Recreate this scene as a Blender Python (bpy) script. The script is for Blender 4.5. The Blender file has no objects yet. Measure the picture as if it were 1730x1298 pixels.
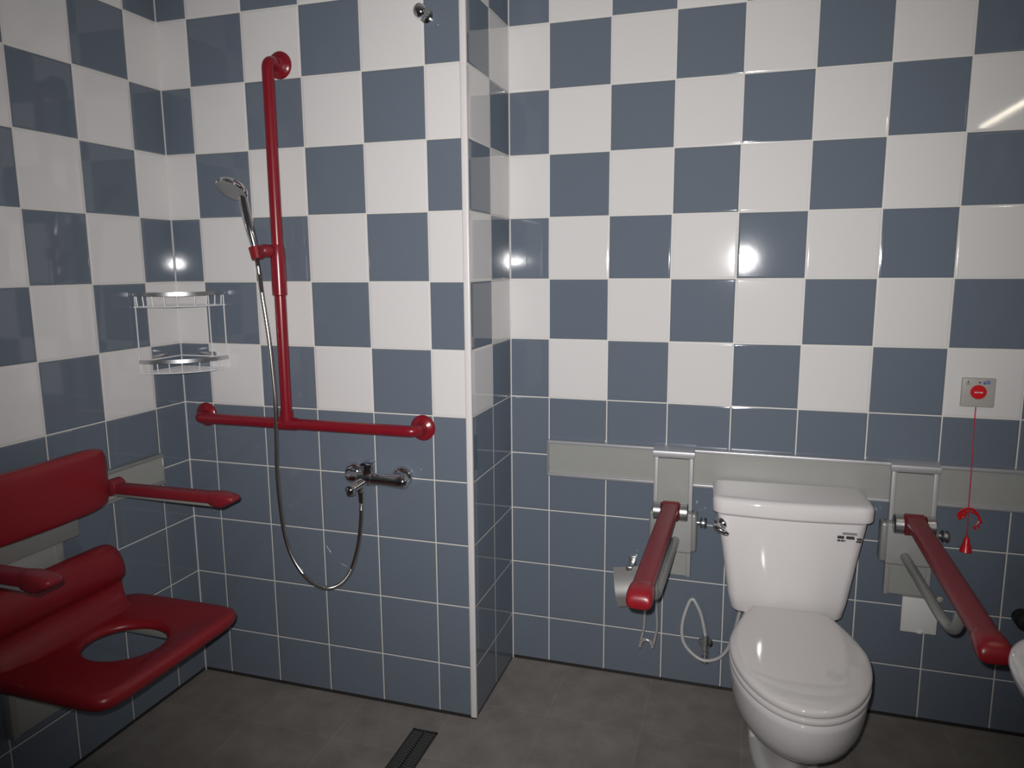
import bpy, bmesh, math
from mathutils import Vector, Matrix
PI = math.pi
S = bpy.context.scene
COL = S.collection

# ------------------------------------------------------------------ helpers
def V(*a): return Vector(a)

def merge(bm, tmp):
    me = bpy.data.meshes.new('tmp'); tmp.to_mesh(me); tmp.free()
    bm.from_mesh(me); bpy.data.meshes.remove(me)

def box(bm, x0, x1, y0, y1, z0, z1, bev=0.0, seg=3):
    t = bmesh.new()
    bmesh.ops.create_cube(t, size=1.0)
    for v in t.verts:
        v.co = V(x0 + (v.co.x + .5) * (x1 - x0), y0 + (v.co.y + .5) * (y1 - y0), z0 + (v.co.z + .5) * (z1 - z0))
    if bev:
        bmesh.ops.bevel(t, geom=list(t.edges), offset=bev, segments=seg, profile=.5, affect='EDGES')
    merge(bm, t)

def loft(bm, rings, cap0=True, cap1=True, wrap=False):
    """rings of equal length, each a closed loop of points"""
    vs = [[bm.verts.new(p) for p in r] for r in rings]
    n = len(rings[0]); m = len(rings)
    for i in range(m if wrap else m - 1):
        a, b = vs[i], vs[(i + 1) % m]
        for k in range(n):
            bm.faces.new((a[k], a[(k + 1) % n], b[(k + 1) % n], b[k]))
    if not wrap:
        if cap0: bm.faces.new(list(reversed(vs[0])))
        if cap1: bm.faces.new(vs[-1])

def frames(pts):
    n = len(pts); T = []
    for i in range(n):
        a = pts[max(0, i - 1)]; b = pts[min(n - 1, i + 1)]
        T.append((b - a).normalized())
    u = T[0].orthogonal().normalized(); out = []
    for t in T:
        u = (u - t * u.dot(t))
        u = u.normalized() if u.length > 1e-6 else t.orthogonal().normalized()
        out.append((t, u, t.cross(u)))
    return out

def tube(bm, pts, r, n=14, cap=True):
    pts = [Vector(p) for p in pts]; F = frames(pts)
    rr = r if isinstance(r, (list, tuple)) else [r] * len(pts)
    rings = []
    for p, (t, u, v), q in zip(pts, F, rr):
        rings.append([p + (u * math.cos(2 * PI * k / n) + v * math.sin(2 * PI * k / n)) * q for k in range(n)])
    loft(bm, rings, cap, cap)

def smooth(pts, sub=8):
    P = [Vector(p) for p in pts]; out = []
    for i in range(len(P) - 1):
        p0 = P[max(0, i - 1)]; p1 = P[i]; p2 = P[i + 1]; p3 = P[min(len(P) - 1, i + 2)]
        for k in range(sub):
            t = k / sub
            out.append(.5 * ((2 * p1) + (p2 - p0) * t + (2 * p0 - 5 * p1 + 4 * p2 - p3) * t * t + (3 * p1 - p0 - 3 * p2 + p3) * t ** 3))
    out.append(P[-1]); return out

def fillet(pts, rad, seg=8):
    P = [Vector(p) for p in pts]; out = [P[0]]
    for i in range(1, len(P) - 1):
        a, b, c = P[i - 1], P[i], P[i + 1]
        d1 = (a - b); d2 = (c - b)
        r = min(rad, d1.length * .49, d2.length * .49)
        s = b + d1.normalized() * r; e = b + d2.normalized() * r
        for k in range(seg + 1):
            t = k / seg
            out.append(s * (1 - t) ** 2 + b * 2 * t * (1 - t) + e * t * t)
    out.append(P[-1]); return out

def lathe(bm, prof, o, ax, n=32, cap0=True, cap1=True):
    """prof: (radius, height along ax)"""
    o = Vector(o); ax = Vector(ax).normalized(); u = ax.orthogonal().normalized(); w = ax.cross(u)
    rings = [[o + ax * h + (u * math.cos(2 * PI * k / n) + w * math.sin(2 * PI * k / n)) * max(r, 1e-5) for k in range(n)] for r, h in prof]
    loft(bm, rings, cap0, cap1)

def ball(bm, c, r, n=16):
    prof = [(r * math.sin(PI * i / n), -r * math.cos(PI * i / n)) for i in range(n + 1)]
    lathe(bm, prof, c, (0, 0, 1), 20)

def finish(bm, name, angle=40):
    bmesh.ops.remove_doubles(bm, verts=bm.verts, dist=1e-6)
    bmesh.ops.recalc_face_normals(bm, faces=bm.faces)
    me = bpy.data.meshes.new(name); bm.to_mesh(me); bm.free()
    for p in me.polygons: p.use_smooth = True
    me.set_sharp_from_angle(angle=math.radians(angle))
    return me

def thing(name, label, cat, loc, group=None):
    o = bpy.data.objects.new(name, None); COL.objects.link(o)
    o.location = loc; o.empty_display_size = .05
    o['label'] = label; o['category'] = cat
    if group: o['group'] = group
    return o

def wloc(o):
    p = Vector(o.location)
    while o.parent: o = o.parent; p += Vector(o.location)
    return p

def part(name, bm, mat, parent, label=None, angle=40, M=None):
    me = finish(bm, name, angle)
    if M is not None: me.transform(M)
    c = sum((v.co for v in me.vertices), V(0, 0, 0)) / max(1, len(me.vertices))
    o = bpy.data.objects.new(name, me); COL.objects.link(o)
    me.transform(Matrix.Translation(-c))
    o.parent = parent; o.location = c - wloc(parent)
    me.materials.append(mat)
    if label: o['label'] = label
    return o

def single(name, bm, mat, label, cat, angle=40, group=None):
    me = finish(bm, name, angle)
    lo = Vector([min(v.co[i] for v in me.vertices) for i in range(3)]); hi = Vector([max(v.co[i] for v in me.vertices) for i in range(3)])
    c = (lo + hi) / 2; c.z = lo.z
    o = bpy.data.objects.new(name, me); COL.objects.link(o)
    me.transform(Matrix.Translation(-c)); o.location = c
    me.materials.append(mat); o['label'] = label; o['category'] = cat
    if group: o['group'] = group
    return o

NB = bmesh.new

# ------------------------------------------------------------------ materials
def newmat(name):
    m = bpy.data.materials.new(name); m.use_nodes = True
    nt = m.node_tree
    return m, nt, nt.nodes['Principled BSDF']

def simple(name, col, rough=.4, metal=0.0, noise=0.0, nscale=60, bump=0.0, coat=0.0, spec=.5):
    m, nt, b = newmat(name)
    b.inputs['Base Color'].default_value = (*col, 1); b.inputs['Roughness'].default_value = rough
    b.inputs['Metallic'].default_value = metal
    b.inputs['Specular IOR Level'].default_value = spec
    if coat:
        b.inputs['Coat Weight'].default_value = coat; b.inputs['Coat Roughness'].default_value = .05
    tc = nt.nodes.new('ShaderNodeTexCoord'); nz = nt.nodes.new('ShaderNodeTexNoise')
    nz.inputs['Scale'].default_value = nscale; nz.inputs['Detail'].default_value = 3
    nt.links.new(tc.outputs['Object'], nz.inputs['Vector'])
    if noise:
        mr = nt.nodes.new('ShaderNodeMapRange')
        mr.inputs[3].default_value = 1 - noise; mr.inputs[4].default_value = 1 + noise
        nt.links.new(nz.outputs['Fac'], mr.inputs[0])
        mx = nt.nodes.new('ShaderNodeMix'); mx.data_type = 'RGBA'; mx.blend_type = 'MULTIPLY'
        mx.inputs[0].default_value = 1; mx.inputs[6].default_value = (*col, 1)
        nt.links.new(mr.outputs[0], mx.inputs[7]); nt.links.new(mx.outputs[2], b.inputs['Base Color'])
    if bump:
        bp = nt.nodes.new('ShaderNodeBump'); bp.inputs['Strength'].default_value = bump; bp.inputs['Distance'].default_value = .001
        nt.links.new(nz.outputs['Fac'], bp.inputs['Height']); nt.links.new(bp.outputs[0], b.inputs['Normal'])
    return m

def tile_material(floor_v):
    m, nt, b = newmat('wall tiles'); N = nt.nodes; L = nt.links
    def math_(op, a, c=None, clamp=False):
        n = N.new('ShaderNodeMath'); n.operation = op; n.use_clamp = clamp
        for i, x in enumerate((a, c)):
            if x is None: continue
            if isinstance(x, (int, float)): n.inputs[i].default_value = x
            else: L.new(x, n.inputs[i])
        return n.outputs[0]
    def step(x, lo, hi):
        n = N.new('ShaderNodeMapRange'); n.interpolation_type = 'SMOOTHSTEP'
        n.inputs[1].default_value = lo; n.inputs[2].default_value = hi; L.new(x, n.inputs[0]); return n.outputs[0]
    def mix(f, a, c):
        n = N.new('ShaderNodeMix'); n.data_type = 'RGBA'
        L.new(f, n.inputs[0])
        for i, x in ((6, a), (7, c)):
            if isinstance(x, tuple): n.inputs[i].default_value = (*x, 1)
            else: L.new(x, n.inputs[i])
        return n.outputs[2]
    uv = N.new('ShaderNodeUVMap'); uv.uv_map = 'tiles'
    sp = N.new('ShaderNodeSeparateXYZ'); L.new(uv.outputs[0], sp.inputs[0])
    u, v = sp.outputs[0], sp.outputs[1]
    fu = math_('FRACT', u); fv = math_('FRACT', v)
    du = math_('MINIMUM', fu, math_('SUBTRACT', 1.0, fu)); dv = math_('MINIMUM', fv, math_('SUBTRACT', 1.0, fv))
    d = math_('MINIMUM', du, dv)
    iu = math_('FLOOR', u); iv = math_('FLOOR', v)
    par = math_('FLOORED_MODULO', math_('ADD', iu, iv), 2.0)
    white = math_('MULTIPLY', math_('LESS_THAN', par, .5), math_('GREATER_THAN', v, 0.0))
    # per tile tone and fine speckle of the blue glaze
    cell = N.new('ShaderNodeCombineXYZ'); L.new(iu, cell.inputs[0]); L.new(iv, cell.inputs[1])
    wn = N.new('ShaderNodeTexWhiteNoise'); wn.noise_dimensions = '2D'; L.new(cell.outputs[0], wn.inputs['Vector'])
    nz = N.new('ShaderNodeTexNoise'); nz.inputs['Scale'].default_value = 26; nz.inputs['Detail'].default_value = 6; nz.inputs['Roughness'].default_value = .7
    L.new(uv.outputs[0], nz.inputs['Vector'])
    tone = math_('ADD', math_('MULTIPLY', wn.outputs[0], .10), math_('MULTIPLY', nz.outputs['Fac'], .32))
    blue = mix(tone, (.132, .160, .200), (.184, .216, .264))
    wht = mix(wn.outputs[0], (.70, .685, .68), (.73, .715, .71))
    base = mix(white, blue, wht)
    g = step(d, .0065, .0110)
    low = math_('LESS_THAN', v, 0.0)
    col = mix(g, (.70, .68, .62), base)
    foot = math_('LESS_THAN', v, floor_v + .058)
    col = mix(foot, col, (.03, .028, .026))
    L.new(col, b.inputs['Base Color'])
    ro = N.new('ShaderNodeMapRange'); L.new(g, ro.inputs[0]); ro.inputs[3].default_value = .65; ro.inputs[4].default_value = .055
    L.new(ro.outputs[0], b.inputs['Roughness'])
    h1 = step(d, .004, .035)
    nz2 = N.new('ShaderNodeTexNoise'); nz2.inputs['Scale'].default_value = 3.0; L.new(uv.outputs[0], nz2.inputs['Vector'])
    h = math_('ADD', h1, math_('MULTIPLY', nz2.outputs['Fac'], .10))
    bp = N.new('ShaderNodeBump'); bp.inputs['Strength'].default_value = .8; bp.inputs['Distance'].default_value = .0012
    L.new(h, bp.inputs['Height']); L.new(bp.outputs[0], b.inputs['Normal'])
    return m

def floor_material():
    m, nt, b = newmat('floor tiles'); N = nt.nodes; L = nt.links
    tc = N.new('ShaderNodeTexCoord'); mp = N.new('ShaderNodeMapping'); L.new(tc.outputs['Object'], mp.inputs[0])
    mp.inputs['Location'].default_value = (.090, .315, 0)
    br = N.new('ShaderNodeTexBrick'); br.offset = 0; br.inputs['Scale'].default_value = 1
    br.inputs['Brick Width'].default_value = .30; br.inputs['Row Height'].default_value = .30
    br.inputs['Mortar Size'].default_value = .0018; br.inputs['Mortar Smooth'].default_value = .4
    br.inputs['Color1'].default_value = (.262, .236, .213, 1); br.inputs['Color2'].default_value = (.240, .216, .195, 1)
    br.inputs['Mortar'].default_value = (.315, .285, .26, 1)
    L.new(mp.outputs[0], br.inputs['Vector'])
    nz = N.new('ShaderNodeTexNoise'); nz.inputs['Scale'].default_value = 9; nz.inputs['Detail'].default_value = 9; nz.inputs['Roughness'].default_value = .65
    L.new(tc.outputs['Object'], nz.inputs['Vector'])
    mr = N.new('ShaderNodeMapRange'); L.new(nz.outputs['Fac'], mr.inputs[0]); mr.inputs[1].default_value = .3; mr.inputs[2].default_value = .7
    mr.inputs[3].default_value = .8; mr.inputs[4].default_value = 1.2
    mx = N.new('ShaderNodeMix'); mx.data_type = 'RGBA'; mx.blend_type = 'MULTIPLY'; mx.inputs[0].default_value = 1
    L.new(br.outputs['Color'], mx.inputs[6]); L.new(mr.outputs[0], mx.inputs[7])
    L.new(mx.outputs[2], b.inputs['Base Color'])
    b.inputs['Roughness'].default_value = .55
    bp = N.new('ShaderNodeBump'); bp.inputs['Strength'].default_value = .25; bp.inputs['Distance'].default_value = .002
    nz3 = N.new('ShaderNodeTexNoise'); nz3.inputs['Scale'].default_value = 120; L.new(tc.outputs['Object'], nz3.inputs['Vector'])
    L.new(nz3.outputs['Fac'], bp.inputs['Height']); L.new(bp.outputs[0], b.inputs['Normal'])
    return m

TW, TZ, Z0 = .2, .20186, .9825            # tile pitch across and up, height of the border course
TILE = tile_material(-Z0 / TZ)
FLOOR = floor_material()
PLASTER = simple('ceiling plaster', (.6, .6, .58), .8, noise=.04, nscale=12)
BEAD = simple('white plastic bead', (.72, .70, .69), .3, noise=.03, nscale=30)
RED = simple('red moulded plastic', (.235, .010, .016), .34, noise=.08, nscale=40)
REDTUBE = simple('red nylon tube', (.215, .009, .018), .26, noise=.06, nscale=30)
REDDARK = simple('dark red grip', (.20, .014, .022), .42, noise=.1, nscale=60, bump=.1)
BRIGHTRED = simple('bright red plastic', (.60, .012, .018), .3)
CORD = simple('red cord', (.50, .02, .05), .6)
PANEL = simple('grey green panel', (.33, .335, .315), .32, noise=.04, nscale=25)
ALU = simple('brushed aluminium', (.62, .62, .63), .32, metal=1.0, noise=.05, nscale=80)
ALUPALE = simple('pale anodised aluminium', (.58, .58, .60), .38, metal=.55, noise=.04, nscale=60)
STRIP = simple('matt grey strip', (.40, .40, .40), .45, metal=.15, noise=.04)
GREYP = simple('grey plastic housing', (.34, .34, .335), .42, noise=.04, nscale=40)
GREYD = simple('dark grey seal', (.10, .105, .105), .5)
SATIN = simple('satin grey metal', (.36, .37, .35), .36, metal=.4, noise=.05)
CHROME = simple('chrome', (.80, .80, .81), .10, metal=1.0)
HOSE = simple('shower hose metal', (.62, .61, .58), .22, metal=1.0)
STEEL = simple('stainless steel', (.60, .59, .58), .34, metal=.85, noise=.06, nscale=50)
BRIGHTWIRE = simple('bright steel wire', (.75, .74, .72), .2, metal=.7)
WIRE = simple('white coated wire', (.80, .80, .81), .28, metal=.15)
PORC = simple('white porcelain', (.74, .715, .71), .035, noise=.015, nscale=8, spec=.5)
SEATP = simple('white seat plastic', (.72, .69, .68), .05)
WHITEP = simple('white plastic', (.74, .74, .72), .3, noise=.03, nscale=30)
BEIGE = simple('grey beige plastic', (.42, .40, .365), .4, noise=.03, nscale=50)
BRAID = simple('pale water hose', (.50, .50, .49), .3, noise=.08, nscale=200)
GRATE = simple('dark drain steel', (.045, .045, .045), .5, metal=.3)
BLACK = simple('black rubber', (.012, .012, .013), .5)
DEEP = simple('drain void', (.008, .008, .008), .9)
INK = simple('dark print', (.05, .045, .05), .6)
INKG = simple('grey print', (.30, .29, .30), .6)
BLUE = simple('blue pen', (.03, .14, .50), .5)
WHITEI = simple('white print', (.75, .6, .6), .5)
FACE = simple('grey spray face', (.36, .36, .37), .45, metal=.5, noise=.25, nscale=400)

# ------------------------------------------------------------------ the room
XL, XR, YC, YF, ZC = -1.0376, 1.75, -.3987, -3.7, 2.75

def wall(name, x0, x1, y0, y1, ou, ov):
    """a tiled slab; ou = x of a joint on faces looking along y, ov = y of a joint on faces looking along x"""
    t = bmesh.new(); bmesh.ops.create_cube(t, size=1)
    for v in t.verts:
        v.co = V(x0 + (v.co.x + .5) * (x1 - x0), y0 + (v.co.y + .5) * (y1 - y0), (v.co.z + .5) * ZC)
    uvl = t.loops.layers.uv.new('tiles'); t.normal_update()
    for f in t.faces:
        for l in f.loops:
            c = l.vert.co
            uu = (c.y - ov) / TW if abs(f.normal.x) > .5 else (c.x - ou) / TW
            l[uvl].uv = (uu, (c.z - Z0) / TZ)
    me = bpy.data.meshes.new(name); t.to_mesh(me); t.free()
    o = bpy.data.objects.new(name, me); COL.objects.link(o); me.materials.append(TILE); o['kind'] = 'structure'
    return o

wall('wall_back', 0, XR + .12, 0, .12, .1369, 0)
wall('wall_shower', XL - .12, 0, YC, YC + .1, -.1236, YC + .0031)
wall('wall_return', -.1, 0, YC + .1, .12, 0, YC + .0031)
wall('wall_left', XL - .12, XL, YF, YC, 0, YC - .1321 + TW)
wall('wall_right', XR, XR + .12, YF, 0, 0, -.14)
wall('wall_front', XL - .12, XR + .12, YF - .12, YF, .06, 0)

def structure(name, bm, mat):
    me = finish(bm, name); o = bpy.data.objects.new(name, me); COL.objects.link(o); me.materials.append(mat); o['kind'] = 'structure'; return o
bm = NB(); box(bm, XL - .12, XR + .12, YF - .12, .12, -.12, 0); structure('floor', bm, FLOOR)
bm = NB(); box(bm, XL - .12, XR + .12, YF - .12, .12, ZC, ZC + .1); structure('ceiling', bm, PLASTER)
# quarter-round bead on the projecting corner
bm = NB(); box(bm, -.0175, .0025, YC - .0025, YC + .011, .004, ZC, .004, 3); structure('trim_1', bm, BEAD)
bm = NB(); box(bm, -.001, .0028, -.0028, .001, .0, ZC); structure('trim_2', bm, BEAD)
bm = NB(); box(bm, XL - .001, XL + .0028, YC - .0028, YC + .001, 0, ZC); structure('trim_3', bm, BEAD)

# ------------------------------------------------------------------ toilet
TC = V(.915, -.12, 0)
RZ = Matrix.Translation(TC) @ Matrix.Rotation(math.radians(2.6), 4, 'Z') @ Matrix.Translation(-TC)
cx = .918
toilet = thing('toilet', 'white two-piece toilet with its lid closed, standing between the red fold-down arms', 'toilet', (cx, -.30, 0))

def bowl_ring(hw, yf, yb, bw, z, yc=-.46, n=40):
    pts = []
    for k in range(n + 1):                       # front half, from +x round the tip to -x
        a = PI * k / n
        pts.append(V(cx + hw * math.cos(a), yc - (yc - yf) * math.sin(a), z))
    m = 14
    for k in range(1, m + 1):                    # left side towards the wall
        s = k / m
        pts.append(V(cx - (bw + (hw - bw) * (1 - s ** 1.6)), yc + (yb - yc) * s, z))
    for k in range(m, 0, -1):
        s = k / m
        pts.append(V(cx + (bw + (hw - bw) * (1 - s ** 1.6)), yc + (yb - yc) * s, z))
    return pts
bm = NB()
rings = []
for z, hw, yf, yb, bw, yc in [(0, .094, -.515, -.09, .090, -.26), (.012, .096, -.518, -.088, .092, -.26), (.030, .092, -.512, -.09, .088, -.27), (.040, .076, -.505, -.10, .072, -.29), (.055, .062, -.505, -.10, .060, -.32),
                              (.11, .054, -.515, -.12, .054, -.36), (.175, .054, -.545, -.12, .054, -.40), (.208, .070, -.595, -.10, .060, -.43), (.232, .108, -.65, -.09, .068, -.45),
                              (.252, .132, -.695, -.08, .07, -.46), (.276, .150, -.727, -.07, .072, -.465), (.305, .161, -.747, -.065, .074, -.47), (.34, .167, -.757, -.06, .076, -.475), (.372, .169, -.762, -.06, .078, -.48), (.386, .169, -.762, -.06, .078, -.48), (.393, .160, -.752, -.065, .070, -.48)]:
    rings.append(bowl_ring(hw, yf, yb, bw, z, yc))
loft(bm, rings)
bowl = part('bowl', bm, PORC, toilet, M=RZ, angle=60)
for sx in (-1, 1):
    bm = NB()
    lathe(bm, [(.015, -.004), (.015, .010), (.012, .017), (.007, .021), (.0001, .022)], (cx + sx * .080, -.27, .030), (0, 0, 1), 20)
    part('bolt_cap', bm, WHITEP, toilet, M=RZ)
def plate(zs, hw, yf, yb, bw, inset):
    bm = NB()
    rs = []
    for z, i in zip(zs, inset):
        rs.append(bowl_ring(hw - i, yf + i, yb - i, bw - i, z, -.49))
    loft(bm, rs); return bm
part('seat', plate([.392, .3945, .3955, .3972, .4000, .4035, .4105, .4122, .4124], .172, -.770, -.270, .108, [.022, .011, .0065, .003, .0008, 0, 0, .002, .012]), SEATP, toilet, M=RZ, angle=60)
bm = plate([.4124, .4136, .4146, .4165, .4195, .4235, .430, .4340, .4367, .4385, .4395, .4400], .172, -.771, -.248, .100, [.022, .012, .007, .0032, .0008, 0, 0, .003, .010, .028, .050, .070])
part('seat_lid', bm, SEATP, toilet, M=RZ, angle=60)
for sx in (-1, 1):
    bm = NB()
    tube(bm, [(cx + sx * .05 - .022, -.245, .421), (cx + sx * .05 + .022, -.245, .421)], .010, 14)
    part('hinge', bm, SEATP, toilet, M=RZ)

def tank_ring(x0, x1, y0, y1, z, rf, rb=.02, bulge=.012):
    """y0 front (towards the room), y1 back; generous front corners, slightly bowed front"""
    pts = []; n = 8
    def corner(cx_, cy_, r, a0):
        for k in range(n + 1):
            a = a0 + PI / 2 * k / n
            pts.append(V(cx_ + r * math.cos(a), cy_ + r * math.sin(a), z))
    corner(x1 - rb, y1 - rb, rb, 0); corner(x0 + rb, y1 - rb, rb, PI / 2)
    corner(x0 + rf, y0 + rf, rf, PI)
    for k in range(1, 12):
        t = k / 12
        pts.append(V(x0 + rf + (x1 - x0 - 2 * rf) * t, y0 - bulge * math.sin(PI * t), z))
    corner(x1 - rf, y0 + rf, rf, 3 * PI / 2)
    return pts
tk = .917
bm = NB(); rs = []
for z, hw, yf, r in [(.382, .142, -.185, .02), (.384, .150, -.195, .025), (.394, .159, -.203, .03), (.44, .169, -.206, .03), (.58, .190, -.212, .032), (.66, .2035, -.216, .034), (.690, .2075, -.218, .034), (.6935, .2070, -.2175, .034), (.6945, .198, -.208, .03), (.699, .198, -.208, .03)]:
    rs.append(tank_ring(tk - hw, tk + hw, yf, -.022, z, r))
loft(bm, rs); tank = part('tank', bm, PORC, toilet, M=RZ, angle=60)
bm = NB(); rs = []
for z, i in [(.6985, .012), (.6992, .006), (.7015, .002), (.706, 0), (.735, 0), (.742, .002), (.747, .007), (.7495, .014), (.7505, .03)]:
    rs.append(tank_ring(tk - .2225 + i, tk + .2225 - i, -.232 + i, -.014 - i, z, .038 if i < .02 else .03, .02))
loft(bm, rs); part('tank_lid', bm, PORC, toilet, M=RZ, angle=60)
# chrome flush handle on the left front corner
bm = NB()
lathe(bm, [(.021, 0), (.021, .006), (.016, .011), (.010, .014), (.010, .024)], (tk - .196, -.205, .662), (-.55, -.83, 0), 24)
tube(bm, smooth([(tk - .207, -.228, .662), (tk - .212, -.236, .664), (tk - .202, -.243, .659), (tk - .185, -.246, .650), (tk - .175, -.246, .645)], 5), [.009] * 16 + [.008, .007, .0065, .006, .004], 12)
part('flush_handle', bm, CHROME, toilet, 'chrome flush handle', M=RZ)
# illegible small print on the tank front: three lines of dark marks
def marks(bm, x, z, w, h):
    y = -.2265 - .0
    box(bm, x, x + w, y - .0012, y + .006, z, z + h)
bm = NB()
xs = 1.042
for (dx, w) in [(0, .006), (.007, .003), (.011, .006), (.0235, .002), (.0265, .006), (.0335, .006), (.0405, .004)]:
    marks(bm, xs + dx, .6530, w, .0068)
for (dx, w) in [(.052, .003), (.056, .006), (.063, .002)]: marks(bm, xs + dx, .6515, w, .0045)
for (dx, w) in [(0, .008), (.010, .007), (.019, .002), (.050, .006), (.057, .007)]: marks(bm, xs + dx, .6450, w, .0028)
part('printed_label', bm, INK, toilet, 'small dark print on the tank', M=RZ)
bm = NB()
for k in range(7): marks(bm, xs + .013 + k * .0056, .6655, .0042, .0052)
part('printed_label', bm, INKG, toilet, 'faint grey print on the tank', M=RZ)

# water supply
ws = thing('water_supply_hose', 'pale looped water supply hose on an angle valve, beside the toilet bowl', 'hose', (.685, -.05, .12))
bm = NB()
lathe(bm, [(.024, 0), (.024, .003), (.016, .008), (.011, .010), (.011, .035)], (.685, 0, .165), (0, -1, 0), 20)
lathe(bm, [(.013, 0), (.013, .010), (.010, .012), (.010, .050), (.013, .052), (.013, .066), (.009, .068)], (.685, -.040, .145), (0, 0, 1), 16)
part('valve_body', bm, CHROME, ws)
bm = NB(); lathe(bm, [(.007, 0), (.007, .012), (.014, .014), (.016, .022), (.014, .032), (.006, .034)], (.685, -.040, .146), (0, 0, -1), 12)
part('valve_knob', bm, ALU, ws)
bm = NB()
hp = smooth([(.685, -.040, .205), (.680, -.042, .235), (.668, -.045, .285), (.652, -.05, .322), (.640, -.05, .336), (.627, -.05, .318), (.610, -.05, .250), (.612, -.05, .190), (.637, -.05, .150), (.680, -.055, .128), (.725, -.055, .140), (.755, -.06, .178), (.772, -.07, .235), (.784, -.09, .30), (.793, -.105, .36), (.797, -.11, .396)], 7)
tube(bm, hp, .0058, 10)
part('hose', bm, BRAID, ws)
bm = NB(); lathe(bm, [(.011, 0), (.014, .003), (.014, .024), (.010, .028)], (.7965, -.109, .362), (.05, 0, 1), 12); part('hose_nut', bm, GREYD, ws)

# ------------------------------------------------------------------ rail and fold-down arms on the back wall
rail = thing('wall_rail', 'long grey green mounting rail with silver edges, running behind the white toilet tank', 'rail', (.94, 0, .71))
x0, x1 = .1375, XR - .002
bm = NB(); box(bm, x0 + .003, x1, -.018, 0, .722, .828, .001, 1); part('panel', bm, PANEL, rail)
for z in (.8265, .712):
    bm = NB(); box(bm, x0, x1, -.026, 0, z, z + .0115, .003, 3); part('edge_strip', bm, ALUPALE, rail)
bm = NB(); box(bm, x0 - .003, x0 + .003, -.022, 0, .713, .837, .001, 1); part('end_cap', bm, SATIN, rail)

def mount(root, xl, xr, z0, z1):
    bm = NB(); box(bm, xl + .012, xr - .012, -.044, -.027, z0 + .002, z1 - .03, .001, 1); part('mounting_plate', bm, PANEL, root)
    for a, b in ((xl, xl + .014), (xr - .014, xr)):
        bm = NB(); box(bm, a, b, -.049, -.027, z0, z1 - .008, .003, 2); part('side_strip', bm, STRIP, root)
    bm = NB()
    pr = [(-.001, z1 - .014), (-.001, z1 + .003), (-.030, z1 + .003), (-.050, z1 - .006), (-.053, z1 - .022), (-.050, z1 - .026), (-.0275, z1 - .026), (-.0275, z1 - .014)]
    loft(bm, [[V(xl - .003, y, z) for y, z in pr], [V(xr + .003, y, z) for y, z in pr]]); part('hook_cap', bm, ALUPALE, root, angle=50)

def slab_arm(bm, a, b, w0, w1, h0, h1, n=14, m=20):
    """rounded flat bar from a to b, horizontal width w and height h, soft ends"""
    a = Vector(a); b = Vector(b); t = (b - a).normalized(); s = t.cross(V(0, 0, 1)).normalized(); u = s.cross(t)
    rings = []
    for i in range(n + 1):
        f = i / n; p = a.lerp(b, f); w = w0 + (w1 - w0) * f; h = h0 + (h1 - h0) * f
        ring = []
        for k in range(m):
            ang = 2 * PI * k / m; c, d = math.cos(ang), math.sin(ang)
            e = .55
            ring.append(p + s * (w / 2 * math.copysign(abs(c) ** e, c)) + u * (h / 2 * math.copysign(abs(d) ** e, d)))
        rings.append(ring)
    loft(bm, rings)

def drop_arm(label, hx, hz, tip, rod, blk, knob, plate_x, plate_z):
    root = thing('support_arm', label, 'grab bar', (hx, -.02, plate_z[0]), 'fold-down arms beside the toilet')
    mount(root, plate_x[0], plate_x[1], plate_z[0], plate_z[1])
    bx0, bx1, bz0, bz1 = blk
    bm = NB(); box(bm, bx0 + .016, bx1 - .014, -.086, -.046, bz0, bz1, .006, 3); part('slide_block', bm, GREYP, root)
    for a, b in ((bx0, bx0 + .022), (bx1 - .020, bx1)):
        bm = NB(); box(bm, a, b, -.078, -.030, bz0 + .002, bz1 - .002, .009, 4); part('side_cover', bm, SATIN, root)
    for q in knob[1:]:
        pass
    kx, ky, kz = knob
    bm = NB()
    lathe(bm, [(.008, 0), (.008, .008), (.015, .010), (.019, .013), (.015, .016), (.015, .022), (.019, .025), (.014, .030)], (kx, ky, kz), (1, 0, 0), 14); part('clamp_knob', bm, ALU, root)
    for a, b in ((hx - .054, hx - .0285), (hx + .0285, hx + .054)):
        bm = NB(); lathe(bm, [(.026, 0), (.029, .002), (.029, abs(b - a) - .002), (.026, abs(b - a))], (a, -.108, hz), (1, 0, 0), 28); part('hinge_barrel', bm, ALU, root)
    bm = NB()
    t = Vector(tip)
    lathe(bm, [(.026, 0), (.0315, .004), (.0315, .052), (.026, .056)], (hx - .028, -.108, hz), (1, 0, 0), 28)
    start = V(hx, -.112, hz + .012)
    slab_arm(bm, start, t + V(0, .0, 0), .054, .053, .034, .034)
    part('armrest', bm, REDDARK, root, 'red armrest', angle=50)
    bm = NB()
    d = (t - start).normalized()
    side = d.cross(V(0, 0, 1)).normalized(); rings = []
    for q, w, zt, zb in [(-.055, .052, .015, -.016), (-.048, .059, .018, -.020), (-.035, .063, .0195, -.026), (-.015, .065, .0195, -.029), (.000, .065, .017, -.029), (.010, .063, .011, -.028), (.016, .058, .003, -.026), (.0185, .048, -.006, -.022)]:
        ring = []
        for k in range(26):
            a = 2 * PI * k / 26; c, e = math.cos(a), math.sin(a)
            ring.append(t + d * q + side * (w / 2 * math.copysign(abs(c) ** .6, c)) + V(0, 0, (zt + zb) / 2 + (zt - zb) / 2 * math.copysign(abs(e) ** .7, e)))
        rings.append(ring)
    loft(bm, rings)
    part('end_grip', bm, RED, root, angle=50)
    bm = NB(); tube(bm, fillet(rod, .05, 8), .0135, 14); part('brace_tube', bm, SATIN, root)
    return root

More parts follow.
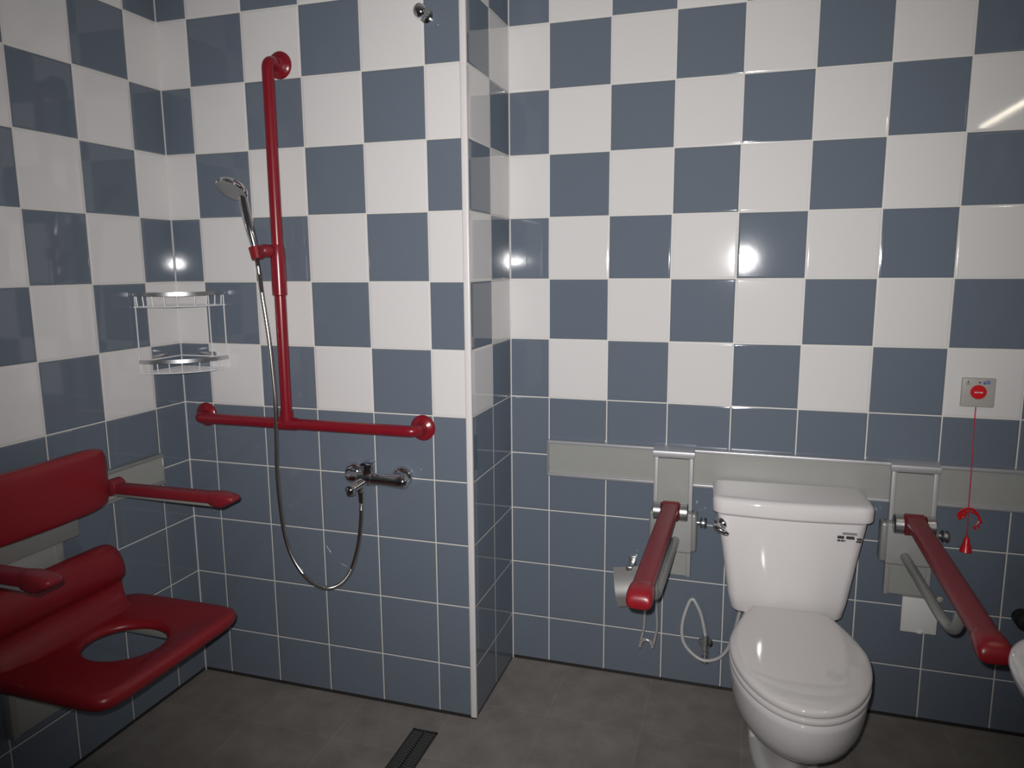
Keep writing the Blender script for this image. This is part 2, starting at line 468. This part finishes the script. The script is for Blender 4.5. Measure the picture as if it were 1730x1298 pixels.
drop_arm('grey fold-down support arm with red armrest, left of the toilet, by the paper holder', .566, .652, (.553, -.735, .642),
         [(.581, -.084, .548), (.571, -.42, .542), (.566, -.53, .542), (.560, -.56, .632)], (.494, .647, .506, .640), (.647, -.055, .604), (.5035, .629), (.410, .838))
drop_arm('grey fold-down support arm with red armrest, right of the toilet, above the wall box', 1.263, .676, (1.283, -.785, .648),
         [(1.250, -.084, .568), (1.272, -.43, .545), (1.283, -.52, .545), (1.283, -.56, .640)], (1.182, 1.338, .540, .668), (1.338, -.055, .632), (1.206, 1.332), (.430, .843))

# toilet paper holder
tp = thing('toilet_paper_holder', 'empty steel toilet paper holder with curved cover flap, behind the left red arm', 'paper holder', (.46, 0, .17))
bm = NB()
box(bm, .421, .447, -.005, .002, .402, .445, .002, 2)
box(bm, .425, .443, -.066, -.004, .424, .431, .003, 2)
box(bm, .421, .445, -.079, -.060, .412, .438, .006, 3)
part('wall_clip', bm, ALU, tp)
bm = NB()
outer = []; inner = []
for k in range(15):
    a = k / 14
    y = -.070 - .050 * math.sin(a * PI * .62); z = .425 - .118 * a
    outer.append((y, z)); inner.append((y + .0016, z - .0003))
ringp = outer + inner[::-1]
rings = []
for i in range(9):
    f = i / 8; 
    rings.append([V(.378 + .128 * f + (.425 - z) * .22 * (1 - f) - (.425 - z) * .16 * f, y, z + .020 * f) for y, z in ringp])
loft(bm, rings); part('cover_flap', bm, STEEL, tp, angle=50)
bm = NB()
w1 = fillet([(.440, -.070, .428), (.5, -.085, .436), (.500, -.09, .40), (.4905, -.10, .30), (.489, -.10, .236), (.476, -.102, .178), (.478, -.110, .170)], .02, 5)
tube(bm, w1, .0046, 10)
w2 = fillet([(.5, -.085, .440), (.528, -.086, .420), (.527, -.10, .33), (.533, -.10, .245), (.521, -.102, .182), (.517, -.106, .172)], .02, 5)
tube(bm, w2, .0046, 10)
arch = [V(.4985 - .0205 * math.cos(PI * k / 12), -.110, .176 + .026 * math.sin(PI * k / 12)) for k in range(13)]
tube(bm, arch, .0055, 10)
part('roll_wire', bm, BRIGHTWIRE, tp)

# white wall box below the right arm
wb = thing('wall_box', 'small white plastic box on the blue tiles below the right support arm', 'box', (1.313, 0, .312))
bm = NB(); box(bm, 1.266, 1.357, -.036, 0, .316, .420, .005, 3); part('body', bm, WHITEP, wb)
bm = NB(); box(bm, 1.262, 1.361, -.041, -.034, .312, .424, .0025, 2); part('front_cover', bm, WHITEP, wb)
bm = NB(); lathe(bm, [(.011, 0), (.011, .005), (.008, .007)], (1.315, -.036, .318), (0, 0, -1), 16); part('latch', bm, WHITEP, wb)
bm = NB(); lathe(bm, [(.006, 0), (.009, .004), (.010, .012), (.006, .014)], (1.360, -.03, .428), (.2, -1, 0), 14); part('side_knob', bm, BEIGE, wb)

# emergency call button with pull cord
cb = thing('emergency_call_button', 'beige emergency call plate with a round red button and red pull cord', 'call button', (1.4205, 0, .59))
pz = 1.0585
bm = NB(); box(bm, 1.378, 1.4635, -.012, 0, pz - .0425, pz + .0425, .003, 3); part('wall_plate', bm, BEIGE, cb)
bm = NB(); lathe(bm, [(.0205, 0), (.0205, .004), (.019, .0055), (.001, .006)], (1.4205, -.012, pz + .002), (0, -1, 0), 32); part('push_button', bm, BRIGHTRED, cb, 'round red push button')
bm = NB()
for k, w in enumerate((.0035, .0028, .0026, .004, .0026)):
    box(bm, 1.4095 + k * .0046, 1.4095 + k * .0046 + w, -.0186, -.0176, pz - .0005, pz + .0035)
part('button_print', bm, WHITEI, cb)
bm = NB()
box(bm, 1.389, 1.397, -.0125, -.0115, pz + .027, pz + .0285); box(bm, 1.3905, 1.3955, -.0125, -.0115, pz + .0305, pz + .032); box(bm, 1.3925, 1.394, -.0125, -.0115, pz + .028, pz + .0345)
box(bm, 1.387, 1.3985, -.0125, -.0115, pz + .0235, pz + .0245)
part('plate_print', bm, INK, cb)
bm = NB(); lathe(bm, [(.0026, 0), (.0026, .0006)], (1.4225, -.012, pz + .0295), (0, -1, 0), 12); part('indicator', bm, INK, cb)
bm = NB()
def stroke(pts): tube(bm, smooth([(1.432 + x * .0062, -.0125, pz + .0265 + z * .0085) for x, z in pts], 4), .0011, 6)
stroke([(0, .5), (.7, .1), (.4, -.2), (0, .2), (.5, .7), (.8, .0)])
for dx in (1.0, 1.95):
    stroke([(dx, .9), (dx + .6, 1.0), (dx + .35, .55), (dx + .7, .25), (dx + .3, -.05), (dx, .1)])
part('pen_mark', bm, BLUE, cb, 'blue handwritten mark')
bm = NB(); tube(bm, smooth([(1.4185, -.009, pz - .041), (1.4175, -.014, .95), (1.4165, -.030, .85), (1.417, -.034, .73), (1.4185, -.036, .66), (1.4195, -.036, .612)], 6), .0016, 8); part('pull_cord', bm, CORD, cb)
bm = NB()
import random
rnd = random.Random(3)
for j in range(5):
    ox = rnd.uniform(-.006, .006); oz = rnd.uniform(-.008, .006); oy = -.038 - j * .003
    tube(bm, smooth([(1.395 + ox, oy, .688 + oz * .5), (1.396 + ox, oy, .703 + oz), (1.411, oy, .717 + oz), (1.428, oy, .715 + oz), (1.443 + ox, oy, .703 + oz), (1.450 + ox, oy, .684 + oz)], 5), .0022, 7)
tube(bm, smooth([(1.393, -.044, .704), (1.400, -.047, .716), (1.408, -.044, .706), (1.400, -.043, .690), (1.394, -.044, .702)], 5), .0035, 7)
tube(bm, smooth([(1.448, -.044, .690), (1.440, -.046, .676), (1.432, -.045, .664), (1.440, -.044, .660), (1.446, -.044, .672)], 5), .0022, 7)
part('tied_coil', bm, BRIGHTRED, cb, 'tied coil of bright red cord')
bm = NB(); lathe(bm, [(.003, 0), (.006, -.004), (.010, -.022), (.016, -.042), (.0175, -.046), (.0155, -.047), (.001, -.044)], (1.4195, -.036, .632), (0, 0, 1), 24); part('pull_handle', bm, BRIGHTRED, cb, 'red cone-shaped pull handle')

# ------------------------------------------------------------------ red grab rail on the shower wall
gr = thing('grab_rail', 'red T-shaped grab rail, vertical bar on a horizontal bar, on the shower wall', 'grab rail', (-.55, YC, .94))
AY = YC - .060
bm = NB()
tube(bm, fillet([(-.944, YC - .006, .944), (-.938, AY, .944), (-.157, AY, .944), (-.157, YC - .006, .944)], .04, 10), .0175, 22); part('horizontal_bar', bm, REDTUBE, gr)
bm = NB()
tube(bm, fillet([(-.594, YC - .006, 2.030), (-.596, AY, 2.030), (-.598, AY, .944)], .045, 10), .0175, 22); part('vertical_bar', bm, REDTUBE, gr)
bm = NB()
tube(bm, [(-.632, AY, .944), (-.566, AY, .944)], .0205, 22); tube(bm, [(-.598, AY, .944), (-.598, AY, .985)], .0205, 22); part('tee_joint', bm, REDTUBE, gr)
for (x, z) in ((-.951, .944), (-.157, .944), (-.594, 2.030)):
    bm = NB(); lathe(bm, [(.040, 0), (.040, .004), (.038, .007), (.030, .011), (.021, .016), (.0185, .026)], (x, YC, z), (0, -1, 0), 36); part('wall_flange', bm, REDTUBE, gr)
sl = NB()
lathe(sl, [(.0185, 0), (.0225, .003), (.0225, .120), (.021, .140), (.0185, .155)], (-.598, AY, 1.345), (0, 0, 1), 26)
sl_o = part('slider', sl, REDTUBE, gr)
bm = NB(); lathe(bm, [(.012, 0), (.019, .006), (.019, .028), (.014, .034), (.001, .036)], (-.612, AY - .012, 1.480), (-.35, -.9, .1), 22); part('slider_knob', bm, REDDARK, sl_o)
bm = NB()
lathe(bm, [(.0145, -.018), (.0185, -.018), (.021, .018), (.0165, .018)], (-.655, AY - .024, 1.475), (-.25, .1, 1), 24, False, False)
tube(bm, [(-.64, AY - .02, 1.473), (-.600, AY, 1.472)], .011, 14)
part('shower_cradle', bm, RED, sl_o)

# hand shower with its hose
hs = thing('hand_shower', 'chrome hand shower with grey spray face and long hose, clipped on the red vertical bar', 'hand shower', (-.655, AY - .03, .40))
bm = NB()
hd = V(-.706, -.512, 1.664)
fn = V(-.10, -.56, -.82).normalized()
lathe(bm, [(.001, -.024), (.020, -.021), (.038, -.013), (.0465, -.004), (.0480, .004), (.0455, .008)], hd, fn, 36, True, False); part('head', bm, CHROME, hs)
bm = NB(); lathe(bm, [(.046, .0075), (.042, .0095), (.022, .0105), (.001, .0108)], hd, fn, 36, True, False); part('spray_face', bm, FACE, hs, 'grey spray face with nozzles')
bm = NB()
hpth = smooth([hd - fn * .010 + V(.022, .014, -.010), V(-.682, -.494, 1.630), V(-.675, -.494, 1.590), V(-.665, -.494, 1.545), V(-.657, -.490, 1.500), V(-.653, -.488, 1.462)], 6)
tube(bm, hpth, [.013 + .003 * math.sin(PI * i / (len(hpth) - 1)) - .004 * (i / (len(hpth) - 1)) for i in range(len(hpth))], 16); part('handle', bm, CHROME, hs)
bm = NB()
hosep = smooth([(-.653, -.488, 1.462), (-.646, -.487, 1.40), (-.6405, -.487, 1.34), (-.627, -.487, 1.22), (-.620, -.487, 1.10), (-.616, -.488, 1.0), (-.620, -.488, .90), (-.624, -.488, .80), (-.622, -.487, .70), (-.612, -.486, .59),
                (-.588, -.484, .51), (-.545, -.481, .448), (-.500, -.478, .421), (-.460, -.474, .419), (-.418, -.469, .443), (-.386, -.463, .492), (-.364, -.456, .570), (-.354, -.451, .650), (-.352, -.4487, .712)], 22)
n = len(hosep)
tube(bm, hosep, [.0066 + (.0007 if i % 2 else -.0005) for i in range(n)], 12); part('hose', bm, HOSE, hs)
bm = NB(); tube(bm, [(-.352, -.4487, .704), (-.352, -.4487, .737)], [.0085, .0105], 14); part('hose_nut', bm, CHROME, hs)

# shower mixer
mx = thing('shower_mixer', 'chrome shower mixer tap with lever, on blue tiles below the red grab rail', 'tap', (-.3, YC, .72))
MY = YC - .050
for x in (-.397, -.229):
    bm = NB(); lathe(bm, [(.034, 0), (.0345, .004), (.033, .010), (.028, .017), (.0205, .022), (.0195, .034)], (x, YC, .785), (0, -1, 0), 36); part('wall_rosette', bm, CHROME, mx)
bm = NB()
tube(bm, fillet([(-.229, YC - .026, .785), (-.224, MY, .785), (-.195, MY, .7835)], .012, 6), .0165, 22)
tube(bm, fillet([(-.397, YC - .026, .785), (-.392, MY, .785), (-.350, MY, .7845)], .012, 6), .0165, 22)
lathe(bm, [(.006, -.002), (.014, 0), (.0195, .004), (.0215, .012), (.0215, .030), (.0195, .062), (.0190, .085), (.0195, .110), (.0215, .136), (.0225, .150), (.0215, .160), (.0175, .169), (.010, .174), (.001, .1755)], (-.362, MY, .784), (1, 0, -.004), 28)
lathe(bm, [(.020, 0), (.0235, .004), (.0235, .044), (.020, .048)], (-.355, MY, .786), (1, 0, 0), 28)
rings = []
for f in range(8):
    t = f / 7; p = V(-.330, MY - .004, .782).lerp(V(-.3555, MY - .062, .762), t); w = .019 - .004 * t; h = .015 - .003 * t
    rings.append([p + V(w * math.cos(a), 0, h * math.sin(a)) for a in [2 * PI * k / 18 for k in range(18)]])
loft(bm, rings)
lathe(bm, [(.0125, 0), (.0145, .003), (.0145, .020), (.012, .024)], (-.3535, MY - .058, .746), (0, 0, 1), 20)
lathe(bm, [(.0105, 0), (.0125, .003), (.0125, .030)], (-.352, MY, .738), (0, 0, 1), 18)
part('body', bm, CHROME, mx)
bm = NB()
lathe(bm, [(.019, 0), (.020, .004), (.0185, .030), (.0165, .040), (.010, .044), (.001, .045)], (-.326, MY, .794), (.10, -.05, 1), 28)
rings = []
for f in range(11):
    t = f / 10; p = V(-.321 + .004 * t, MY + .016 - .058 * t, .836 + .003 * math.sin(t * PI) + .004 * t)
    w = .0185 * math.sqrt(max(.12, 1 - (2 * t - .75) ** 2 / 1.9)); h = .0055 - .0015 * t
    rings.append([p + V(w * math.cos(a), 0, h * math.sin(a)) for a in [2 * PI * k / 18 for k in range(18)]])
loft(bm, rings)
part('lever', bm, CHROME, mx)

# chrome wall knob near the top
kn = NB()
lathe(kn, [(.020, 0), (.020, .003), (.010, .007), (.007, .012), (.007, .026), (.012, .030), (.018, .036), (.0205, .044), (.018, .053), (.010, .059), (.001, .061)], (-.113, YC, 2.121), (0, -1, 0), 28)
single('wall_hook', kn, CHROME, 'small round chrome hook knob high on the shower wall near the white corner bead', 'hook')

# ------------------------------------------------------------------ corner caddy
cd = thing('corner_caddy', 'two-tier silver wire corner caddy on the tiles left of the red grab rail', 'shower caddy', (-.95, -.49, 1.09))
K = V(XL, YC, 0)
def arc_pts(r, z, a0=0, a1=PI / 2, n=22, bulge=1.0):
    out = []
    for k in range(n + 1):
        a = a0 + (a1 - a0) * k / n
        out.append(V(XL + .006 + r * math.sin(a), YC - .006 - r * math.cos(a), z))
    return out
def tier(zt, zb, r):
    bm = NB()
    # flat polished front band
    rings = []
    for p in arc_pts(r, zt, .02, PI / 2 - .02):
        d = (p - V(XL + .006, YC - .006, zt)).normalized()
        rings.append([p + d * .002 + V(0, 0, .006), p + d * .002 - V(0, 0, .006), p - d * .002 - V(0, 0, .006), p - d * .002 + V(0, 0, .006)])
    loft(bm, rings); part('front_band', bm, ALU, cd)
    bm = NB()
    c = V(XL + .006, YC - .006, zb)
    tube(bm, arc_pts(r - .006, zb), .0022, 8)
    tube(bm, [V(XL + .006, YC - .006 - r, zt), V(XL + .006, YC - .006, zt), ], .0026, 8); tube(bm, [V(XL + .006, YC - .006, zt), V(XL + .006 + r, YC - .006, zt)], .0026, 8)
    tube(bm, [V(XL + .006, YC - .006 - r, zb), c], .0022, 8); tube(bm, [c, V(XL + .006 + r, YC - .006, zb)], .0022, 8)
    for k in range(1, 9):                                 # floor wires of the basket
        x = .005 + k * (r - .02) / 9
        tube(bm, [V(XL + .006 + x, YC - .006, zb), V(XL + .006 + x, YC - .006 - math.sqrt(max(0, (r - .006) ** 2 - x * x)), zb)], .0016, 6)
    for a in (.05, .17, .33, .52, .72, 1.0, 1.2, 1.36, 1.5):                    # short uprights
        d = V(math.sin(a), -math.cos(a), 0)
        tube(bm, [c + d * (r - .006), c + d * (r - .002) + V(0, 0, zt - zb)], .0018, 6)
    part('wire_basket', bm, WIRE, cd)
tier(1.352, 1.313, .188); tier(1.143, 1.106, .188)
for p in ((XL + .0085, YC - .006 - .184), (XL + .006 + .184, YC - .0085), (XL + .006 + .125, YC - .008)):
    bm = NB(); tube(bm, [V(p[0], p[1], 1.106), V(p[0], p[1], 1.352)], .0022, 8); part('upright_wire', bm, WIRE, cd)
for (x, y, dx, dy) in ((XL + .004, YC - .10, 0, 1), (XL + .11, YC - .004, 1, 0)):
    bm = NB(); box(bm, x - .004 - .03 * dx, x + .004 + .03 * dx, y - .004 - .03 * dy, y + .004 + .03 * dy, 1.146, 1.158, .002, 2); part('wall_clip', bm, ALU, cd)

# ------------------------------------------------------------------ rail and folding shower seat on the left wall
lr = thing('wall_rail', 'grey green mounting rail on the left wall, behind the red shower seat backrest', 'rail', (XL, -1.2, .735))
bm = NB(); box(bm, XL, XL + .017, -2.0, -.541, .747, .826, .001, 1); part('panel', bm, PANEL, lr)
for z in (.8255, .736):
    bm = NB(); box(bm, XL, XL + .022, -2.0, -.539, z, z + .0115, .003, 3); part('edge_strip', bm, SATIN, lr)
bm = NB(); box(bm, XL, XL + .019, -.5415, -.536, .737, .836, .001, 1); part('end_cap', bm, SATIN, lr)

ss = thing('folding_shower_chair', 'red folding shower seat with a round hole, backrest and two armrests, on the left wall', 'shower seat', (-.80, -1.0, .43))
YS = -.997
SZ = .462
# seat pan: superelliptic slab dished towards an oval hole
bm = NB(); n = 96
def so(a, hx, hy, e):
    c, s = math.cos(a), math.sin(a)
    return math.copysign(abs(c) ** e, c) * hx, math.copysign(abs(s) ** e, s) * hy
scx, hx, hy = -.787, .207, .250
YP = YS + .005
def outer_r(ins, z, e=.22):
    out = []
    for k in range(n):
        a = 2 * PI * k / n; x, y = so(a, hx - ins, hy - ins, e); out.append(V(scx + x, YP + y, z))
    return out
hcx, hcy, hrx, hry = -.785, YS + .022, .106, .098
def hole_r(g, z):
    return [V(hcx + (hrx + g) * math.cos(2 * PI * k / n), hcy + (hry + g) * math.sin(2 * PI * k / n), z) for k in range(n)]
def blend(f, ins, g, z):
    A = outer_r(ins, z); B = hole_r(g, z)
    return [p.lerp(q, f) for p, q in zip(A, B)]
rings = [outer_r(.020, SZ - .042), outer_r(.006, SZ - .036), outer_r(.001, SZ - .026), outer_r(0, SZ - .016), outer_r(.003, SZ - .006), outer_r(.010, SZ - .001), outer_r(.022, SZ),
         blend(.30, .022, .0, SZ - .003), blend(.62, .022, .0, SZ - .009), hole_r(.022, SZ - .013), hole_r(.010, SZ - .016), hole_r(.003, SZ - .021), hole_r(0, SZ - .029), hole_r(.003, SZ - .036), hole_r(.012, SZ - .041)]
loft(bm, rings, wrap=True)
part('seat', bm, RED, ss, angle=60)
# raised lip at the back of the seat: bulged profile with a groove, extruded across
prof = [(-.968, .430), (-.905, .432), (-.905, .456), (-.930, .468), (-.945, .486), (-.949, .500), (-.953, .514), (-.951, .527), (-.940, .537), (-.930, .550), (-.926, .575), (-.932, .605), (-.943, .628), (-.955, .643), (-.970, .648), (-.984, .643), (-.992, .628), (-.994, .60), (-.994, .52), (-.990, .47), (-.98, .44)]
ctr = (-.962, .53)
bm = NB(); rings = []
for y, sc in [(YS - .222, .70), (YS - .218, .84), (YS - .208, .94), (YS - .19, 1), (YS, 1), (YS + .14, 1), (YS + .16, .97), (YS + .176, .91), (YS + .188, .80), (YS + .193, .66)]:
    rings.append([V(ctr[0] + (x - ctr[0]) * sc, y, ctr[1] + (z - ctr[1]) * (sc if z > ctr[1] else 1)) for x, z in prof])
loft(bm, rings); part('seat_lip', bm, RED, ss, angle=60)
# backrest pad, slightly curved towards the wall at its ends
bm = NB(); rings = []
N_ = 30
for i in range(N_ + 1):
    f = -1 + 2 * i / N_
    y = -1.045 + .200 * f
    e = (1 - abs(f) ** 7) ** .5 if abs(f) < 1 else 0
    xo = -.922 + .0 - .012 * f * f
    hz_, ht = .088 * (.68 + .32 * e), .021 * (.35 + .65 * e)
    ring = []
    for k in range(28):
        a = 2 * PI * k / 28; c, s = so(a, ht, hz_, .5)
        ring.append(V(xo + c, y, .857 + s))
    rings.append(ring)
loft(bm, rings); part('backrest', bm, RED, ss, angle=60)
# armrests
for yb in (-.778, -1.345):
    bm = NB()
    slab_arm(bm, (-.985, yb, .796), (-.60, yb, .798), .040, .040, .030, .032, 12, 22)
    arm = part('armrest', bm, REDDARK, ss, angle=50)
    bm = NB()
    rings = []
    for x, w, zt, zb in [(-.640, .036, .814, .783), (-.630, .042, .816, .776), (-.608, .047, .817, .772), (-.590, .047, .816, .774), (-.572, .045, .813, .784), (-.556, .040, .808, .792), (-.552, .030, .805, .796)]:
        ring = []
        for k in range(22):
            c, s = so(2 * PI * k / 22, w / 2, (zt - zb) / 2, .6); ring.append(V(x, yb + c, (zt + zb) / 2 + s))
        rings.append(ring)
    loft(bm, rings); part('end_grip', bm, REDDARK, arm, angle=50)
    bm = NB()
    box(bm, -.97, -.60, yb - .017, yb + .017, .776, .783, .002, 2); part('underside_strip', bm, SATIN, arm)
    bm = NB()
    lathe(bm, [(.020, 0), (.024, .003), (.024, .045), (.020, .048)], (-.978, yb - .024, .800), (0, 1, 0), 22); part('pivot', bm, REDDARK, arm)
# metal frame on the wall
bm = NB()
box(bm, XL + .004, XL + .026, -1.125, -.955, .216, .70, .003, 2); part('mounting_plate', bm, PANEL, ss)
for a, b in ((-1.142, -1.122), (-.958, -.938)):
    bm = NB(); box(bm, XL + .002, XL + .032, a, b, .214, .700, .004, 2); part('side_strip', bm, SATIN, ss)
bm = NB()
box(bm, XL + .023, XL + .055, -1.36, -.765, .786, .812, .004, 2)
box(bm, XL + .023, XL + .045, -1.20, -.895, .690, .815, .004, 2)
box(bm, XL + .040, -.935, -1.16, -1.10, .835, .862, .003, 2); box(bm, XL + .040, -.935, -.98, -.92, .835, .862, .003, 2)
part('back_frame', bm, SATIN, ss)
bm = NB()
box(bm, XL + .028, -.96, -1.20, -.80, .415, .445, .004, 2); box(bm, XL + .028, -.66, -1.16, -1.13, .402, .424, .004, 2); box(bm, XL + .028, -.66, -.87, -.84, .402, .424, .004, 2)
part('seat_frame', bm, SATIN, ss)

# ------------------------------------------------------------------ floor drain
fd = thing('floor_drain', 'narrow dark slotted drain grate in the floor near the projecting wall corner', 'drain', (-.129, -.85, 0))
bm = NB()
dx0, dx1, dy0, dy1 = -.170, -.088, -1.20, -.502
box(bm, dx0, dx0 + .006, dy0, dy1, .0002, .004); box(bm, dx1 - .006, dx1, dy0, dy1, .0002, .004)
box(bm, dx0, dx1, dy1 - .006, dy1, .0002, .004); box(bm, dx0, dx1, dy0, dy0 + .006, .0002, .004); part('frame', bm, GRATE, fd)
bm = NB(); box(bm, dx0 + .003, dx1 - .003, dy0 + .003, dy1 - .003, .0002, .001); part('well', bm, DEEP, fd)
bm = NB()
y = dy1 - .012
box(bm, (dx0 + dx1) / 2 - .0035, (dx0 + dx1) / 2 + .0035, dy0 + .004, dy1 - .004, .001, .0036)
while y > dy0 + .01:
    box(bm, dx0 + .005, dx1 - .005, y - .0055, y, .001, .0036); y -= .0105
part('grate', bm, simple('grate bars', (.10, .10, .098), .45, metal=.3), fd)

# ------------------------------------------------------------------ wash basin at the right edge
wb2 = thing('wash_basin', 'white wash basin on the right wall, only its rounded front corner in view', 'basin', (1.5, -1.03, .54))
bm = NB(); rings = []
byc = -1.03
def bring(a, b, z, yo=0):
    pts = []; n = 40
    for k in range(n + 1):
        t = -PI / 2 + PI * k / n
        c, s = math.cos(t), math.sin(t)
        pts.append(V(XR + .002 - a * abs(c) ** .75, byc + math.copysign(abs(s) ** .8, s) * b, z))
    return pts
for a, b, z in [(.16, .12, .54), (.28, .17, .56), (.40, .21, .605), (.47, .235, .655), (.500, .246, .69), (.508, .25, .712), (.506, .249, .724), (.496, .243, .730), (.470, .225, .729), (.452, .212, .720), (.42, .19, .68), (.34, .15, .62), (.22, .10, .595), (.10, .05, .59)]:
    rings.append(bring(a, b, z))
loft(bm, rings); part('bowl', bm, PORC, wb2, angle=60)
bm = NB()
tube(bm, fillet([(1.68, byc, .72), (1.68, byc, .84), (1.57, byc, .84), (1.55, byc, .81)], .03, 6), .013, 16); part('tap', bm, CHROME, wb2)
bm = NB()
tube(bm, fillet([(1.55, byc, .55), (1.55, byc, .42), (1.748, byc, .42)], .04, 6), .018, 16); part('waste_pipe', bm, CHROME, wb2)
bm = NB()
lathe(bm, [(.026, 0), (.026, .045), (.023, .052), (.012, .055), (.0001, .0555)], (1.590, .002, .386), (0, -1, 0), 26)
single('pipe_cap', bm, BLACK, 'round black pipe cap on the blue tiles behind the white wash basin', 'pipe')

# ------------------------------------------------------------------ lamp over the basin
wl = thing('wall_lamp', 'long fluorescent wall lamp above the wash basin', 'lamp', (XR, -1.1, 2.0))
m, nt, b = newmat('lit tube'); b.inputs['Base Color'].default_value = (.9, .88, .8, 1); b.inputs['Emission Color'].default_value = (1, .90, .72, 1); b.inputs['Emission Strength'].default_value = 22.0
bm = NB(); box(bm, XR - .045, XR, -1.36, -.66, 1.975, 2.035, .005, 2); part('housing', bm, WHITEP, wl)
bm = NB(); tube(bm, [(XR - .056, -1.31, 2.000), (XR - .056, -.70, 2.000)], .007, 14); part('tube', bm, m, wl)

# ------------------------------------------------------------------ camera and its flash
F_PX = 1250.29
yaw, pit, rol = .3056, -.1583, -.0074
camloc = V(.769, -2.4282, 1.4307)
fw = V(-math.sin(yaw) * math.cos(pit), math.cos(yaw) * math.cos(pit), math.sin(pit))
rt = fw.cross(V(0, 0, 1)).normalized(); up = rt.cross(fw)
r2 = rt * math.cos(rol) + up * math.sin(rol); u2 = -rt * math.sin(rol) + up * math.cos(rol)
cam = bpy.data.cameras.new('camera'); co = bpy.data.objects.new('camera', cam); COL.objects.link(co)
cam.sensor_width = 36; cam.sensor_fit = 'HORIZONTAL'; cam.lens = F_PX / 1730 * 36; cam.clip_start = .02
Mx = Matrix((r2, u2, -fw)).transposed().to_4x4(); Mx.translation = camloc
co.matrix_world = Mx; S.camera = co

fl = bpy.data.lights.new('flash', 'SPOT'); fo = bpy.data.objects.new('flash', fl); COL.objects.link(fo)
fl.energy = 180; fl.color = (1.0, .975, .965); fl.shadow_soft_size = .010
fl.spot_size = math.radians(97); fl.spot_blend = 1.0
aim = (fw + r2 * .03 + u2 * .10).normalized()
fo.rotation_euler = aim.to_track_quat('-Z', 'Y').to_euler()
fo.location = camloc - r2 * .020 + u2 * .034 + fw * .01

W = bpy.data.worlds.new('world'); S.world = W; W.use_nodes = True
W.node_tree.nodes['Background'].inputs[0].default_value = (.5, .5, .5, 1); W.node_tree.nodes['Background'].inputs[1].default_value = .2
S.view_settings.view_transform = 'Standard'; S.view_settings.look = 'None'; S.view_settings.gamma = 1; S.view_settings.exposure = 0
S.view_settings.use_curve_mapping = False
